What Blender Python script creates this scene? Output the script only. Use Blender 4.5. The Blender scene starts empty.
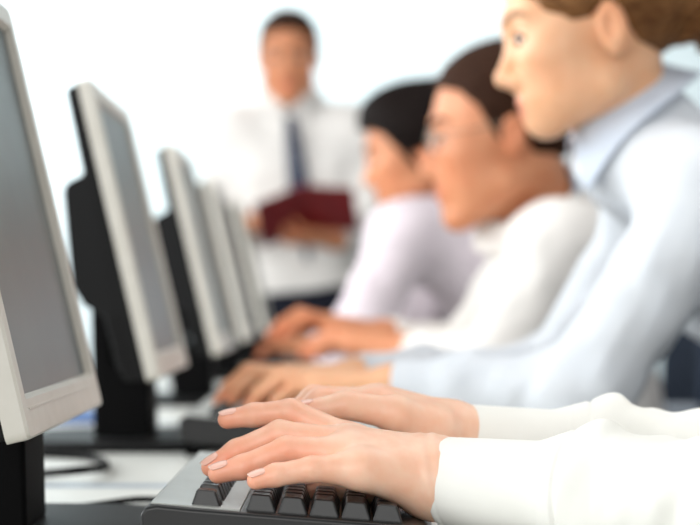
import bpy, bmesh, math, random
import numpy as np
from mathutils import Vector, Matrix

random.seed(4)
C = bpy.context.scene.collection
sc = bpy.context.scene

# ------------------------------------------------------------------ camera
FPX = 1930.0
CAMZ = 0.90
cd = bpy.data.cameras.new('camera')
cam = bpy.data.objects.new('camera', cd)
C.objects.link(cam)
cam.location = (0, 0, CAMZ)
cam.rotation_euler = (math.pi / 2, 0, 0)
cd.sensor_width = 36.0
cd.lens = FPX / 700.0 * 36.0
cd.shift_y = 32.5 / 700.0
cd.clip_start = 0.05
cd.dof.use_dof = True
cd.dof.focus_distance = 1.19
cd.dof.aperture_fstop = 5.9
cd.dof.aperture_blades = 0
sc.camera = cam

# ------------------------------------------------------------------ world and light
w = bpy.data.worlds.new('daylight')
sc.world = w
w.use_nodes = True
bg = w.node_tree.nodes['Background']
bg.inputs['Color'].default_value = (0.93, 0.97, 1.0, 1)
bg.inputs['Strength'].default_value = 0.22


def area(name, loc, target, sx, sy, power, col):
    ld = bpy.data.lights.new(name, 'AREA')
    ld.shape = 'RECTANGLE'
    ld.size, ld.size_y = sx, sy
    ld.energy = power
    ld.color = col
    o = bpy.data.objects.new(name, ld)
    C.objects.link(o)
    o.location = loc
    d = Vector(target) - Vector(loc)
    o.rotation_euler = d.to_track_quat('-Z', 'Y').to_euler()
    return o


area('window_daylight', (-2.3, 2.6, 1.75), (0.2, 2.6, 0.95), 4.5, 1.7, 122, (0.97, 1.0, 1.0))
area('overhead_fill_light', (0.5, 2.4, 2.9), (0.35, 2.4, 0.0), 2.6, 5.0, 46, (1.0, 0.985, 0.955))  # added soft light from above
area('near_fill_light', (-0.7, -2.3, 1.9), (0.1, 1.6, 0.85), 2.6, 1.8, 60, (1.0, 0.985, 0.955))  # added fill from behind the camera; no window stands there
area('far_wall_fill', (-1.3, 6.3, 2.9), (-1.0, 8.0, 1.3), 3.0, 0.8, 82, (0.97, 1.0, 1.0))  # added light that whitens the back wall, strongest at left; no fixture behind it

sc.view_settings.view_transform = 'Standard'
sc.view_settings.look = 'None'
sc.view_settings.gamma = 1.0
sc.view_settings.use_curve_mapping = False
sc.view_settings.exposure = 0.40


# ------------------------------------------------------------------ materials
def lin(c):
    return tuple((v / 255.0 / 12.92 if v / 255.0 <= 0.04045 else ((v / 255.0 + 0.055) / 1.055) ** 2.4) for v in c)


def mat(name, rgb, rough=0.5, metal=0.0, spec=0.5, noise=None, bump=None, sss=0.0, emit=None, coat=0.0, tint=False):
    m = bpy.data.materials.new(name)
    m.use_nodes = True
    nt = m.node_tree
    b = nt.nodes['Principled BSDF']
    col = (*lin(rgb), 1)
    b.inputs['Base Color'].default_value = col
    b.inputs['Roughness'].default_value = rough
    b.inputs['Metallic'].default_value = metal
    b.inputs['Specular IOR Level'].default_value = spec
    b.inputs['Coat Weight'].default_value = coat
    if sss:
        b.inputs['Subsurface Weight'].default_value = sss
        b.inputs['Subsurface Radius'].default_value = (1.0, 0.35, 0.2)
        b.inputs['Subsurface Scale'].default_value = 0.006
    if emit:
        b.inputs['Emission Color'].default_value = (*lin(emit[0]), 1)
        b.inputs['Emission Strength'].default_value = emit[1]
    tc = nt.nodes.new('ShaderNodeTexCoord')
    last = None
    if noise:   # (scale xyz, amount, detail)
        mp = nt.nodes.new('ShaderNodeMapping')
        mp.inputs['Scale'].default_value = noise[0]
        nt.links.new(tc.outputs['Object'], mp.inputs['Vector'])
        n = nt.nodes.new('ShaderNodeTexNoise')
        n.inputs['Scale'].default_value = 1.0
        n.inputs['Detail'].default_value = 4
        nt.links.new(mp.outputs[0], n.inputs['Vector'])
        mx = nt.nodes.new('ShaderNodeMix')
        mx.data_type = 'RGBA'
        mx.blend_type = 'MULTIPLY'
        rr = nt.nodes.new('ShaderNodeMapRange')
        rr.inputs['From Min'].default_value = 0.3
        rr.inputs['From Max'].default_value = 0.7
        nt.links.new(n.outputs['Fac'], rr.inputs['Value'])
        nt.links.new(rr.outputs[0], mx.inputs['Factor'])
        mx.inputs['A'].default_value = col
        k = noise[1]
        mx.inputs['B'].default_value = (*[c for c in lin(k)], 1)
        nt.links.new(mx.outputs['Result'], b.inputs['Base Color'])
        last = mx.outputs['Result']
    if tint:
        at = nt.nodes.new('ShaderNodeAttribute')
        at.attribute_name = 'tint'
        mx = nt.nodes.new('ShaderNodeMix')
        mx.data_type = 'RGBA'
        mx.blend_type = 'MULTIPLY'
        mx.inputs['Factor'].default_value = 1.0
        if last:
            nt.links.new(last, mx.inputs['A'])
        else:
            mx.inputs['A'].default_value = col
        nt.links.new(at.outputs['Color'], mx.inputs['B'])
        nt.links.new(mx.outputs['Result'], b.inputs['Base Color'])
    if bump:   # (scale xyz, strength, distance)
        mp = nt.nodes.new('ShaderNodeMapping')
        mp.inputs['Scale'].default_value = bump[0]
        nt.links.new(tc.outputs['Object'], mp.inputs['Vector'])
        n = nt.nodes.new('ShaderNodeTexNoise')
        n.inputs['Scale'].default_value = 1.0
        n.inputs['Detail'].default_value = 3
        nt.links.new(mp.outputs[0], n.inputs['Vector'])
        bp = nt.nodes.new('ShaderNodeBump')
        bp.inputs['Strength'].default_value = bump[1]
        bp.inputs['Distance'].default_value = bump[2]
        nt.links.new(n.outputs['Fac'], bp.inputs['Height'])
        nt.links.new(bp.outputs[0], b.inputs['Normal'])
    return m


M = {}
M['wall'] = mat('white_wall_paint', (228, 240, 243), 0.8, spec=0.2, noise=((1.5, 1.5, 1.5), (250, 252, 252)))
M['wall_side'] = mat('white_side_wall_paint', (236, 238, 238), 0.8, spec=0.2, noise=((1.5, 1.5, 1.5), (250, 252, 252)))
M['floor'] = mat('grey_carpet_tile', (120, 122, 124), 0.9, spec=0.2, noise=((60, 60, 60), (180, 180, 180)))
M['frame_white'] = mat('white_window_frame', (235, 236, 236), 0.4)
M['glass'] = mat('window_glass', (255, 255, 255), 0.02)
M['glass'].node_tree.nodes['Principled BSDF'].inputs['Transmission Weight'].default_value = 1.0
M['desk'] = mat('pale_grey_laminate', (198, 199, 194), 0.42, spec=0.5, noise=((9, 9, 9), (236, 236, 236)))
M['strip'] = mat('blue_grey_edge_strip', (122, 138, 155), 0.4)
M['steel'] = mat('grey_powder_steel', (120, 122, 126), 0.4, metal=0.6, noise=((30, 30, 30), (220, 220, 220)))
M['silver'] = mat('silver_plastic', (204, 200, 191), 0.36, spec=0.5, noise=((40, 40, 40), (244, 244, 242)))
M['screen'] = mat('dim_lcd_screen', (96, 103, 101), 0.34, spec=0.3, noise=((5, 5, 5), (190, 196, 205)))
M['black'] = mat('black_plastic', (10, 10, 11), 0.5, spec=0.18, bump=((900, 900, 900), 0.08, 0.0004))
M['black_matte'] = mat('black_matte_plastic', (6, 6, 7), 0.7, spec=0.1, noise=((20, 20, 20), (220, 220, 220)))
M['kcase'] = mat('black_satin_case', (26, 26, 27), 0.36, spec=0.4, bump=((1400, 1400, 1400), 0.06, 0.0003))
M['kpanel'] = mat('grey_gloss_panel', (164, 166, 162), 0.28, spec=0.5, noise=((30, 30, 30), (235, 235, 235)))
M['key'] = mat('dark_grey_keycap', (28, 29, 30), 0.38, spec=0.45, bump=((1600, 1600, 1600), 0.08, 0.0003))
M['chair'] = mat('slate_blue_fabric', (58, 68, 84), 0.8, spec=0.2, noise=((90, 90, 90), (205, 205, 205)))
M['armpad'] = mat('grey_armrest_pad', (150, 158, 168), 0.5, noise=((40, 40, 40), (225, 225, 225)))
M['paper'] = mat('white_paper', (236, 238, 240), 0.7, noise=((30, 30, 30), (245, 245, 245)))
M['bluecover'] = mat('blue_booklet_cover', (84, 120, 176), 0.45, noise=((20, 20, 20), (215, 220, 230)))
M['red'] = mat('dark_red_cover', (128, 18, 26), 0.45, noise=((20, 20, 20), (215, 205, 205)))
M['skin'] = mat('fair_skin', (250, 208, 182), 0.40, spec=0.42, sss=0.2, noise=((70, 70, 70), (250, 234, 226)), bump=((520, 520, 520), 0.22, 0.0004), tint=True)
M['skin_woman'] = mat('warm_fair_skin', (230, 180, 142), 0.5, spec=0.4, sss=0.2, noise=((40, 40, 40), (248, 236, 228)), tint=True)
M['skin_tan'] = mat('tan_skin', (206, 142, 104), 0.5, spec=0.4, sss=0.15, noise=((40, 40, 40), (244, 228, 220)), tint=True)
M['nail'] = mat('pink_nail', (246, 196, 178), 0.16, spec=0.6, coat=0.4, noise=((150, 150, 150), (252, 246, 244)))
M['nailtip'] = mat('pale_nail_tip', (246, 214, 198), 0.2, spec=0.6, coat=0.4)
M['white_shirt'] = mat('white_cotton', (246, 246, 241), 0.85, spec=0.15, bump=((700, 700, 700), 0.12, 0.0005), noise=((25, 25, 25), (251, 251, 250)))
M['off_white_shirt'] = mat('off_white_cotton', (222, 218, 214), 0.85, spec=0.15, noise=((25, 25, 25), (248, 248, 248)))
M['blue_shirt'] = mat('pale_blue_cotton', (211, 215, 220), 0.85, spec=0.15, noise=((25, 25, 25), (248, 249, 251)))
M['blue_collar'] = mat('pale_blue_collar_cotton', (206, 215, 228), 0.85, spec=0.15, noise=((25, 25, 25), (246, 248, 251)))
M['lilac_shirt'] = mat('pale_lilac_cotton', (220, 210, 215), 0.85, spec=0.15, noise=((200, 25, 6), (240, 236, 240)))
M['stitch'] = mat('white_stitching', (226, 224, 216), 0.8)
M['trouser'] = mat('dark_navy_trouser', (26, 28, 40), 0.85, spec=0.2, noise=((60, 60, 60), (200, 200, 205)))
M['shoe'] = mat('black_shoe_leather', (18, 17, 17), 0.35, noise=((40, 40, 40), (220, 220, 220)))
M['tie'] = mat('slate_blue_tie', (46, 56, 78), 0.55, noise=((60, 60, 60), (205, 205, 215)))
M['hair_blonde'] = mat('dark_blonde_hair', (132, 92, 55), 0.6, spec=0.15, noise=((30, 160, 160), (150, 130, 110)), bump=((25, 500, 500), 0.5, 0.0007))
M['hair_brown'] = mat('brown_hair', (58, 34, 20), 0.65, spec=0.1, noise=((40, 160, 160), (160, 150, 140)), bump=((30, 500, 500), 0.5, 0.0007))
M['hair_dark'] = mat('near_black_hair', (22, 13, 10), 0.65, spec=0.1, noise=((40, 160, 160), (170, 160, 155)), bump=((30, 500, 500), 0.5, 0.0007))
M['brow'] = mat('light_brown_eyebrow', (178, 134, 98), 0.7, noise=((200, 200, 200), (180, 170, 160)))
M['eye'] = mat('eye_white', (206, 198, 190), 0.15)
M['iris'] = mat('dark_iris', (58, 60, 62), 0.1)
M['wire'] = mat('thin_metal_frame', (150, 140, 126), 0.25, metal=0.9)
M['lens'] = mat('spectacle_lens', (255, 255, 255), 0.02)
M['lens'].node_tree.nodes['Principled BSDF'].inputs['Transmission Weight'].default_value = 1.0
M['lens'].node_tree.nodes['Principled BSDF'].inputs['IOR'].default_value = 1.1


# ------------------------------------------------------------------ object helpers
def tag(o, label=None, cat=None, group=None, kind=None):
    if label: o['label'] = label
    if cat: o['category'] = cat
    if group: o['group'] = group
    if kind: o['kind'] = kind
    return o


def empty(name, loc, label, cat, group=None, rz=0.0):
    o = bpy.data.objects.new(name, None)
    C.objects.link(o)
    o.location = loc
    o.rotation_euler = (0, 0, rz)
    o.empty_display_size = 0.05
    return tag(o, label, cat, group)


def link_mesh(name, me, m, parent=None, loc=(0, 0, 0), smooth=True):
    if m is not None:
        for mm in (m if isinstance(m, (list, tuple)) else [m]):
            me.materials.append(mm)
    o = bpy.data.objects.new(name, me)
    C.objects.link(o)
    o.location = loc
    if parent: o.parent = parent
    if smooth and len(me.polygons):
        me.polygons.foreach_set('use_smooth', [True] * len(me.polygons))
    return o


def obj(name, bm, m, parent=None, loc=(0, 0, 0), smooth=False, bevel=0.0, seg=2):
    bmesh.ops.recalc_face_normals(bm, faces=bm.faces)
    me = bpy.data.meshes.new(name)
    bm.to_mesh(me)
    bm.free()
    o = link_mesh(name, me, m, parent, loc, smooth or bevel > 0)
    if bevel:
        md = o.modifiers.new('bevel', 'BEVEL')
        md.width = bevel
        md.segments = seg
        md.limit_method = 'ANGLE'
        md.angle_limit = math.radians(35)
        md.harden_normals = False
        me.shade_smooth() if hasattr(me, 'shade_smooth') else None
        wn = o.modifiers.new('wn', 'WEIGHTED_NORMAL')
        wn.keep_sharp = True
    return o


def box(bm, x0, x1, y0, y1, z0, z1, mtx=None):
    vs = [Vector((x, y, z)) for z in (z0, z1) for y in (y0, y1) for x in (x0, x1)]
    if mtx is not None: vs = [mtx @ v for v in vs]
    v = [bm.verts.new(p) for p in vs]
    for f in ((0, 1, 3, 2), (4, 6, 7, 5), (0, 4, 5, 1), (2, 3, 7, 6), (0, 2, 6, 4), (1, 5, 7, 3)):
        bm.faces.new([v[i] for i in f])


def prism(bm, pts, thick_vec):
    """polygon pts (list of Vector) extruded along thick_vec"""
    a = [bm.verts.new(p) for p in pts]
    b = [bm.verts.new(Vector(p) + Vector(thick_vec)) for p in pts]
    n = len(pts)
    bm.faces.new(a)
    bm.faces.new(list(reversed(b)))
    for i in range(n):
        bm.faces.new([a[i], a[(i + 1) % n], b[(i + 1) % n], b[i]])


def lathe(bm, prof, seg=32, axis_loc=(0, 0, 0), close=True):
    rings = []
    for r, z in prof:
        rings.append([bm.verts.new((axis_loc[0] + r * math.cos(2 * math.pi * i / seg), axis_loc[1] + r * math.sin(2 * math.pi * i / seg), axis_loc[2] + z)) for i in range(seg)])
    for a, b in zip(rings, rings[1:]):
        for i in range(seg):
            bm.faces.new([a[i], a[(i + 1) % seg], b[(i + 1) % seg], b[i]])
    if close:
        bm.faces.new(list(reversed(rings[0])))
        bm.faces.new(rings[-1])


def tube(bm, pts, r, seg=10, closed=False):
    pts = [Vector(p) for p in pts]
    n = len(pts)
    rings = []
    up = Vector((0.13, 0.21, 1)).normalized()
    for i, p in enumerate(pts):
        if closed:
            t = (pts[(i + 1) % n] - pts[i - 1])
        else:
            t = pts[min(i + 1, n - 1)] - pts[max(i - 1, 0)]
        t.normalize()
        s = t.cross(up)
        if s.length < 1e-4: s = t.cross(Vector((1, 0, 0)))
        s.normalize()
        u = s.cross(t)
        rr = r[i] if isinstance(r, (list, tuple)) else r
        rings.append([bm.verts.new(p + (s * math.cos(2 * math.pi * k / seg) + u * math.sin(2 * math.pi * k / seg)) * rr) for k in range(seg)])
    m = n if closed else n - 1
    for i in range(m):
        a, b = rings[i], rings[(i + 1) % n]
        for k in range(seg):
            bm.faces.new([a[k], a[(k + 1) % seg], b[(k + 1) % seg], b[k]])
    if not closed:
        bm.faces.new(list(reversed(rings[0])))
        bm.faces.new(rings[-1])


def spline(pts, n=8):
    pts = [Vector(p) for p in pts]
    out = []
    for i in range(len(pts) - 1):
        p0 = pts[max(i - 1, 0)]; p1 = pts[i]; p2 = pts[i + 1]; p3 = pts[min(i + 2, len(pts) - 1)]
        for k in range(n):
            t = k / n
            out.append(0.5 * ((2 * p1) + (p2 - p0) * t + (2 * p0 - 5 * p1 + 4 * p2 - p3) * t * t + (3 * p1 - p0 - 3 * p2 + p3) * t ** 3))
    out.append(pts[-1])
    return out


def copy_tree(o, parent=None):
    c = o.copy()
    C.objects.link(c)
    if parent is not None: c.parent = parent
    for ch in list(o.children):
        copy_tree(ch, c)
    return c


def at(px, py, d):
    """a point d metres in front of the lens seen at photo pixel px, py"""
    return np.array([(px - 350.0) / FPX * d, d, CAMZ - (py - 295.0) / FPX * d])


# ------------------------------------------------------------------ distance-field modelling
F32 = np.float32


def cap(a, b, r1, r2=None):
    a = np.asarray(a, F32); b = np.asarray(b, F32)
    r2 = r1 if r2 is None else r2
    ba = b - a
    L2 = max(float(ba @ ba), 1e-12)

    def f(P):
        pa = P - a
        t = np.clip((pa @ ba) / L2, 0, 1)
        q = pa - t[:, None] * ba
        return np.sqrt(np.einsum('ij,ij->i', q, q)) - (r1 + (r2 - r1) * t)
    return f


def chain(pts, k=0.003):
    fs = [cap(pts[i][0], pts[i + 1][0], pts[i][1], pts[i + 1][1]) for i in range(len(pts) - 1)]
    return U(k, *fs)


def ell(c, r, R=None):
    c = np.asarray(c, F32); r = np.asarray(r, F32)
    Rm = None if R is None else np.asarray(R, F32)

    def f(P):
        q = P - c
        if Rm is not None: q = q @ Rm          # columns of R are the local axes
        a = q / r
        k0 = np.sqrt(np.einsum('ij,ij->i', a, a)) + 1e-9
        b = a / r
        k1 = np.sqrt(np.einsum('ij,ij->i', b, b)) + 1e-9
        return k0 * (k0 - 1.0) / k1
    return f


def smin(a, b, k):
    if k <= 0: return np.minimum(a, b)
    h = np.maximum(k - np.abs(a - b), 0) / k
    return np.minimum(a, b) - h * h * k * 0.25


def U(k, *fs):
    def f(P):
        d = fs[0](P)
        for g in fs[1:]:
            d = smin(d, g(P), k)
        return d
    return f


def SUB(a, b, k=0.004):
    def f(P):
        return -smin(-a(P), b(P), k)
    return f


def INT(a, b, k=0.002):
    def f(P):
        return -smin(-a(P), -b(P), k)
    return f


def plane(p, n):
    p = np.asarray(p, F32); n = np.asarray(n, F32); n = n / np.linalg.norm(n)
    return lambda P: (P - p) @ n


def _h(ix, iy, iz):
    v = np.sin(ix * 127.1 + iy * 311.7 + iz * 74.7) * 43758.5453
    return (v - np.floor(v)).astype(F32)


def vnoise(P, s):
    q = P.astype(np.float64) * np.asarray(s, float)
    i = np.floor(q); u = q - i
    u = u * u * (3 - 2 * u)
    x, y, z = i.T
    ux, uy, uz = u.T
    r = 0
    for dx in (0, 1):
        for dy in (0, 1):
            for dz in (0, 1):
                r = r + _h(x + dx, y + dy, z + dz) * (ux if dx else 1 - ux) * (uy if dy else 1 - uy) * (uz if dz else 1 - uz)
    return (r - 0.5).astype(F32)


def polygonize(f, lo, hi, h, B=12, project=2):
    lo = np.asarray(lo, float); hi = np.asarray(hi, float)
    nb = np.maximum(np.ceil((hi - lo) / (h * B)).astype(int), 1)
    n = nb * B
    D = np.ones(n, F32)
    bi = np.stack(np.meshgrid(*[np.arange(k) for k in nb], indexing='ij'), -1).reshape(-1, 3)
    cen = (lo + (bi * B + (B - 1) / 2.0) * h).astype(F32)
    dc = f(cen)
    lim = B * h * 0.87 * 1.5 + 2 * h
    D4 = D.reshape(nb[0], B, nb[1], B, nb[2], B)
    far = np.abs(dc) > lim
    for b, v in zip(bi[far], dc[far]):
        if v < 0: D4[b[0], :, b[1], :, b[2], :] = v
    act = bi[~far]
    loc = np.stack(np.meshgrid(*[np.arange(B)] * 3, indexing='ij'), -1).reshape(-1, 3)
    step = max(1, 500000 // (B ** 3))
    for s in range(0, len(act), step):
        bb = act[s:s + step]
        P = (lo + (bb[:, None, :] * B + loc[None]) * h).reshape(-1, 3).astype(F32)
        d = f(P).reshape(len(bb), B, B, B)
        for b, v in zip(bb, d):
            D4[b[0], :, b[1], :, b[2], :] = v
    S = D < 0
    cnt = np.zeros(n - 1, np.int8)
    for dx in (0, 1):
        for dy in (0, 1):
            for dz in (0, 1):
                cnt += S[dx:n[0] - 1 + dx, dy:n[1] - 1 + dy, dz:n[2] - 1 + dz]
    cells = np.argwhere((cnt > 0) & (cnt < 8))
    idx = np.full(n - 1, -1, np.int32)
    idx[tuple(cells.T)] = np.arange(len(cells))
    acc = np.zeros((len(cells), 3)); num = np.zeros(len(cells))
    corners = [(a, b, c) for a in (0, 1) for b in (0, 1) for c in (0, 1)]
    for c0 in corners:
        for ax in range(3):
            if c0[ax]: continue
            c1 = list(c0); c1[ax] = 1
            d0 = D[tuple((cells + c0).T)]; d1 = D[tuple((cells + c1).T)]
            x = (d0 < 0) != (d1 < 0)
            t = np.where(x, d0 / np.where(x, d0 - d1, 1), 0)
            p = np.tile(np.array(c0, float), (len(cells), 1)); p[:, ax] += t
            acc += p * x[:, None]; num += x
    V = lo + (cells + acc / num[:, None]) * h
    quads = []
    for ax in range(3):
        o1, o2 = [(1, 2), (2, 0), (0, 1)][ax]
        sl0 = [slice(None)] * 3; sl1 = [slice(None)] * 3
        sl0[ax] = slice(0, -1); sl1[ax] = slice(1, None)
        e = S[tuple(sl0)] != S[tuple(sl1)]
        ii = np.argwhere(e)
        ok = (ii[:, o1] > 0) & (ii[:, o2] > 0) & (ii[:, o1] < n[o1] - 1) & (ii[:, o2] < n[o2] - 1)
        ii = ii[ok]
        flip = S[tuple(ii.T)]
        def cell(a, b):
            q = ii.copy(); q[:, o1] -= a; q[:, o2] -= b
            return idx[tuple(q.T)]
        q = np.stack([cell(1, 1), cell(0, 1), cell(0, 0), cell(1, 0)], 1)
        q[~flip] = q[~flip][:, ::-1]
        quads.append(q)
    Q = np.concatenate(quads)
    Q = Q[(Q >= 0).all(1)]
    e = h * 0.25
    for _ in range(project):
        Vf = V.astype(F32)
        d = f(Vf).astype(float)
        g = np.stack([(f(Vf + np.array(v, F32)) - f(Vf - np.array(v, F32))) / (2 * e) for v in ((e, 0, 0), (0, e, 0), (0, 0, e))], 1).astype(float)
        gg = np.einsum('ij,ij->i', g, g) + 1e-6
        stp = d[:, None] * g / gg[:, None]
        ln = np.linalg.norm(stp, axis=1, keepdims=True) + 1e-12
        V = V - stp * np.minimum(1, 0.5 * h / ln)
    return V, Q


def np_mesh(name, parts, base, tint=None):
    """parts: list of (V, Q); one mesh"""
    off = 0; Vs = []; Qs = []
    for V, Q in parts:
        Vs.append(V); Qs.append(Q + off); off += len(V)
    V = np.concatenate(Vs); Q = np.concatenate(Qs)
    me = bpy.data.meshes.new(name)
    me.vertices.add(len(V))
    me.vertices.foreach_set('co', (V - np.asarray(base)).astype(F32).ravel())
    me.loops.add(len(Q) * 4)
    me.loops.foreach_set('vertex_index', Q.astype(np.int32).ravel())
    me.polygons.add(len(Q))
    me.polygons.foreach_set('loop_start', np.arange(0, len(Q) * 4, 4, dtype=np.int32))
    me.polygons.foreach_set('loop_total', np.full(len(Q), 4, np.int32))
    me.update(calc_edges=True)
    me.validate()
    if tint is not None:
        col = np.ones((len(V), 4), F32)
        col[:, :3] = tint(V.astype(F32))
        ca = me.color_attributes.new('tint', 'FLOAT_COLOR', 'POINT')
        ca.data.foreach_set('color', col.ravel())
    return me


# ------------------------------------------------------------------ the setting
def struct(name, bm, m):
    o = obj(name, bm, m)
    o['kind'] = 'structure'
    return o


b = bmesh.new(); box(b, -3.0, 4.0, -2.5, 8.3, -0.1, 0.0); struct('floor', b, M['floor'])
b = bmesh.new(); box(b, -3.0, 4.0, 8.0, 8.15, 0.0, 3.0); struct('wall_back', b, M['wall'])
b = bmesh.new(); box(b, -3.0, 4.0, 7.985, 8.0, 0.0, 0.09); struct('baseboard_back', b, M['frame_white'])
b = bmesh.new(); box(b, 3.9, 4.0, -2.5, 8.0, 0.0, 3.0); struct('wall_right', b, M['wall_side'])
# left wall with two long windows
b = bmesh.new()
box(b, -3.0, -2.85, -2.5, 8.0, 0.0, 0.85)
box(b, -3.0, -2.85, -2.5, 8.0, 2.6, 3.0)
for y0, y1 in ((-2.5, -1.2), (2.4, 2.8), (6.4, 8.0)):
    box(b, -3.0, -2.85, y0, y1, 0.85, 2.6)
struct('wall_left', b, M['wall_side'])
for i, (y0, y1) in enumerate(((-1.2, 2.4), (2.8, 6.4))):
    b = bmesh.new()
    for (a0, a1, z0, z1) in ((y0, y1, 0.85, 0.91), (y0, y1, 2.54, 2.6), (y0, y0 + .06, .91, 2.54), (y1 - .06, y1, .91, 2.54), ((y0 + y1) / 2 - .03, (y0 + y1) / 2 + .03, .91, 2.54)):
        box(b, -2.96, -2.88, a0, a1, z0, z1)
    wo = struct('window_%d' % (i + 1), b, M['frame_white'])
    for a0, a1 in ((y0 + .06, (y0 + y1) / 2 - .03), ((y0 + y1) / 2 + .03, y1 - .06)):
        b = bmesh.new(); box(b, -2.924, -2.916, a0, a1, 0.91, 2.54)
        obj('window_pane', b, M['glass'], wo)

# ------------------------------------------------------------------ desks
DZ = 0.73
SP = 0.85
W0 = 1.345           # middle of the first workstation


def make_desk():
    t = empty('desk', (0, W0, 0), 'x', 'desk', 'pale grey desks joined in one row')
    b = bmesh.new(); box(b, -0.62, 0.26, -SP / 2 + 0.028, SP / 2, DZ - 0.028, DZ)
    obj('desk_top', b, M['desk'], t, bevel=0.002)
    b = bmesh.new(); box(b, -0.62, 0.26, -SP / 2, -SP / 2 + 0.028, DZ - 0.028, DZ)
    obj('edge_strip', b, M['strip'], t, bevel=0.002)
    for sx in (-0.56, 0.14):
        for sy in (-0.33, 0.33):
            b = bmesh.new(); box(b, sx - .02, sx + .02, sy - .02, sy + .02, 0.0, DZ - 0.028)
            obj('leg', b, M['steel'], t, bevel=0.003)
    for y in (-.33, .33):
        b = bmesh.new(); box(b, -0.54, 0.12, y - .015, y + .015, DZ - 0.075, DZ - 0.0285)
        obj('frame_rail', b, M['steel'], t)
    return t


desk0 = make_desk()
desk_labels = ['pale grey desk top nearest the viewer, under the sharp black keyboard',
               'second pale grey desk in the row, under the blue-sleeved woman\'s hands',
               'third pale grey desk in the row, in front of the man with glasses',
               'fourth pale grey desk in the row, in front of the dark-haired person',
               'last pale grey desk of the row, in front of the standing man']
for i in range(5):
    o = desk0 if i == 0 else copy_tree(desk0)
    o.location = (0, W0 - 0.062 + SP * i, 0)
    o['label'] = desk_labels[i]


# ------------------------------------------------------------------ monitors
def make_monitor():
    # local origin on the desk under the middle of the panel; panel faces +x and leans back
    t = empty('monitor', (0, 0, DZ), 'x', 'monitor', 'silver framed monitors in a row')
    T = Matrix.Translation((0.0, 0, 0.083)) @ Matrix.Rotation(math.radians(-13.2), 4, 'Y')
    W, H, th, bz, bb = 0.185, 0.322, 0.015, 0.017, 0.024
    # front frame: rounded rectangle ring with depth
    def rr(hw, z0, z1, r, n=5):
        pts = []
        for cy, cz, a0 in ((hw - r, z1 - r, 0), (-(hw - r), z1 - r, 90), (-(hw - r), z0 + r, 180), (hw - r, z0 + r, 270)):
            for k in range(n + 1):
                a = math.radians(a0 + 90 * k / n)
                pts.append((cy + r * math.cos(a), cz + r * math.sin(a)))
        return pts
    outer = rr(W, 0, H, 0.005)
    inn1 = rr(W - bz, bb, H - bz, 0.002)
    inn2 = rr(W - bz - 0.003, bb + 0.003, H - bz - 0.003, 0.002)
    outb = rr(W, 0, H, 0.005)
    b = bmesh.new()
    rings = []
    for pts, x in ((outb, -th), (outer, -0.002), (rr(W - .0015, .0015, H - .0015, .004), 0.0), (inn1, 0.0), (inn2, -0.005), (inn2, -th)):
        rings.append([b.verts.new(T @ Vector((x, y, z))) for y, z in pts])
    rings.append(rings[0])
    for r0, r1 in zip(rings, rings[1:]):
        n = len(r0)
        for i in range(n):
            b.faces.new([r0[i], r0[(i + 1) % n], r1[(i + 1) % n], r1[i]])
    o = obj('bezel', b, M['silver'], t, smooth=False)
    # seam line in the lower bezel is a thin groove strip
    b = bmesh.new(); box(b, -0.001, 0.0006, -W + 0.02, W - 0.02, 0.0175, 0.0186, T)
    obj('bezel_trim', b, M['silver'], t)
    b = bmesh.new(); box(b, -0.012, -0.006, -(W - bz - 0.0025), W - bz - 0.0025, bb + 0.0025, H - bz - 0.0025, T)
    obj('screen', b, M['screen'], t)
    # rear housing with ribs
    b = bmesh.new()
    # side outline of the housing (distance behind the front, height up the panel), swept across the width
    hp = [(-th, 0.002), (-0.036, 0.004), (-0.042, 0.020), (-0.044, 0.078), (-0.062, 0.092), (-0.070, 0.115), (-0.056, 0.216), (-0.050, 0.222), (-0.030, 0.226), (-0.028, H - 0.006), (-th, H - 0.002)]
    wd = [W - .004, W - .007, W - .007, W - .007, W - .012, W - .014, W - .014, W - .014, W - .002, W - .002, W - .002]
    lft = [b.verts.new(T @ Vector((x, -w_, z))) for (x, z), w_ in zip(hp, wd)]
    rgt = [b.verts.new(T @ Vector((x, w_, z))) for (x, z), w_ in zip(hp, wd)]
    n = len(hp)
    for i in range(n):
        j = (i + 1) % n
        b.faces.new([lft[i], lft[j], rgt[j], rgt[i]])
    b.faces.new(lft); b.faces.new(list(reversed(rgt)))
    ho = obj('rear_housing', b, M['black'], t, bevel=0.003)
    for s_ in (-1, 1):
        b = bmesh.new()
        for k in range(11):
            z = 0.010 + k * 0.0062
            box(b, -0.0405, -0.0175, s_ * (W - 0.0060) - 0.0022, s_ * (W - 0.0060) + 0.0022, z, z + 0.0034, T)
        obj('vent_ribs', b, M['black'], ho)
    # stand column
    b = bmesh.new()
    prism(b, [Vector((-0.024, -0.045, 0.010)), Vector((-0.088, -0.045, 0.010)), Vector((-0.092, -0.045, 0.19)), Vector((-0.076, -0.045, 0.19)), Vector((-0.0665, -0.045, 0.095)), Vector((-0.026, -0.045, 0.082))], (0, 0.09, 0))
    obj('stand_column', b, M['black_matte'], t, bevel=0.004)
    # base plate
    b = bmesh.new()
    pts = []
    for i in range(40):
        a = 2 * math.pi * i / 40
        ca, sa = math.cos(a), math.sin(a)
        pts.append(Vector((-0.052 + 0.118 * math.copysign(abs(ca) ** 0.55, ca), 0.125 * math.copysign(abs(sa) ** 0.55, sa), 0.0)))
    prism(b, pts, (0, 0, 0.012))
    obj('base_plate', b, M['black'], t, bevel=0.003)
    return t


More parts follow.
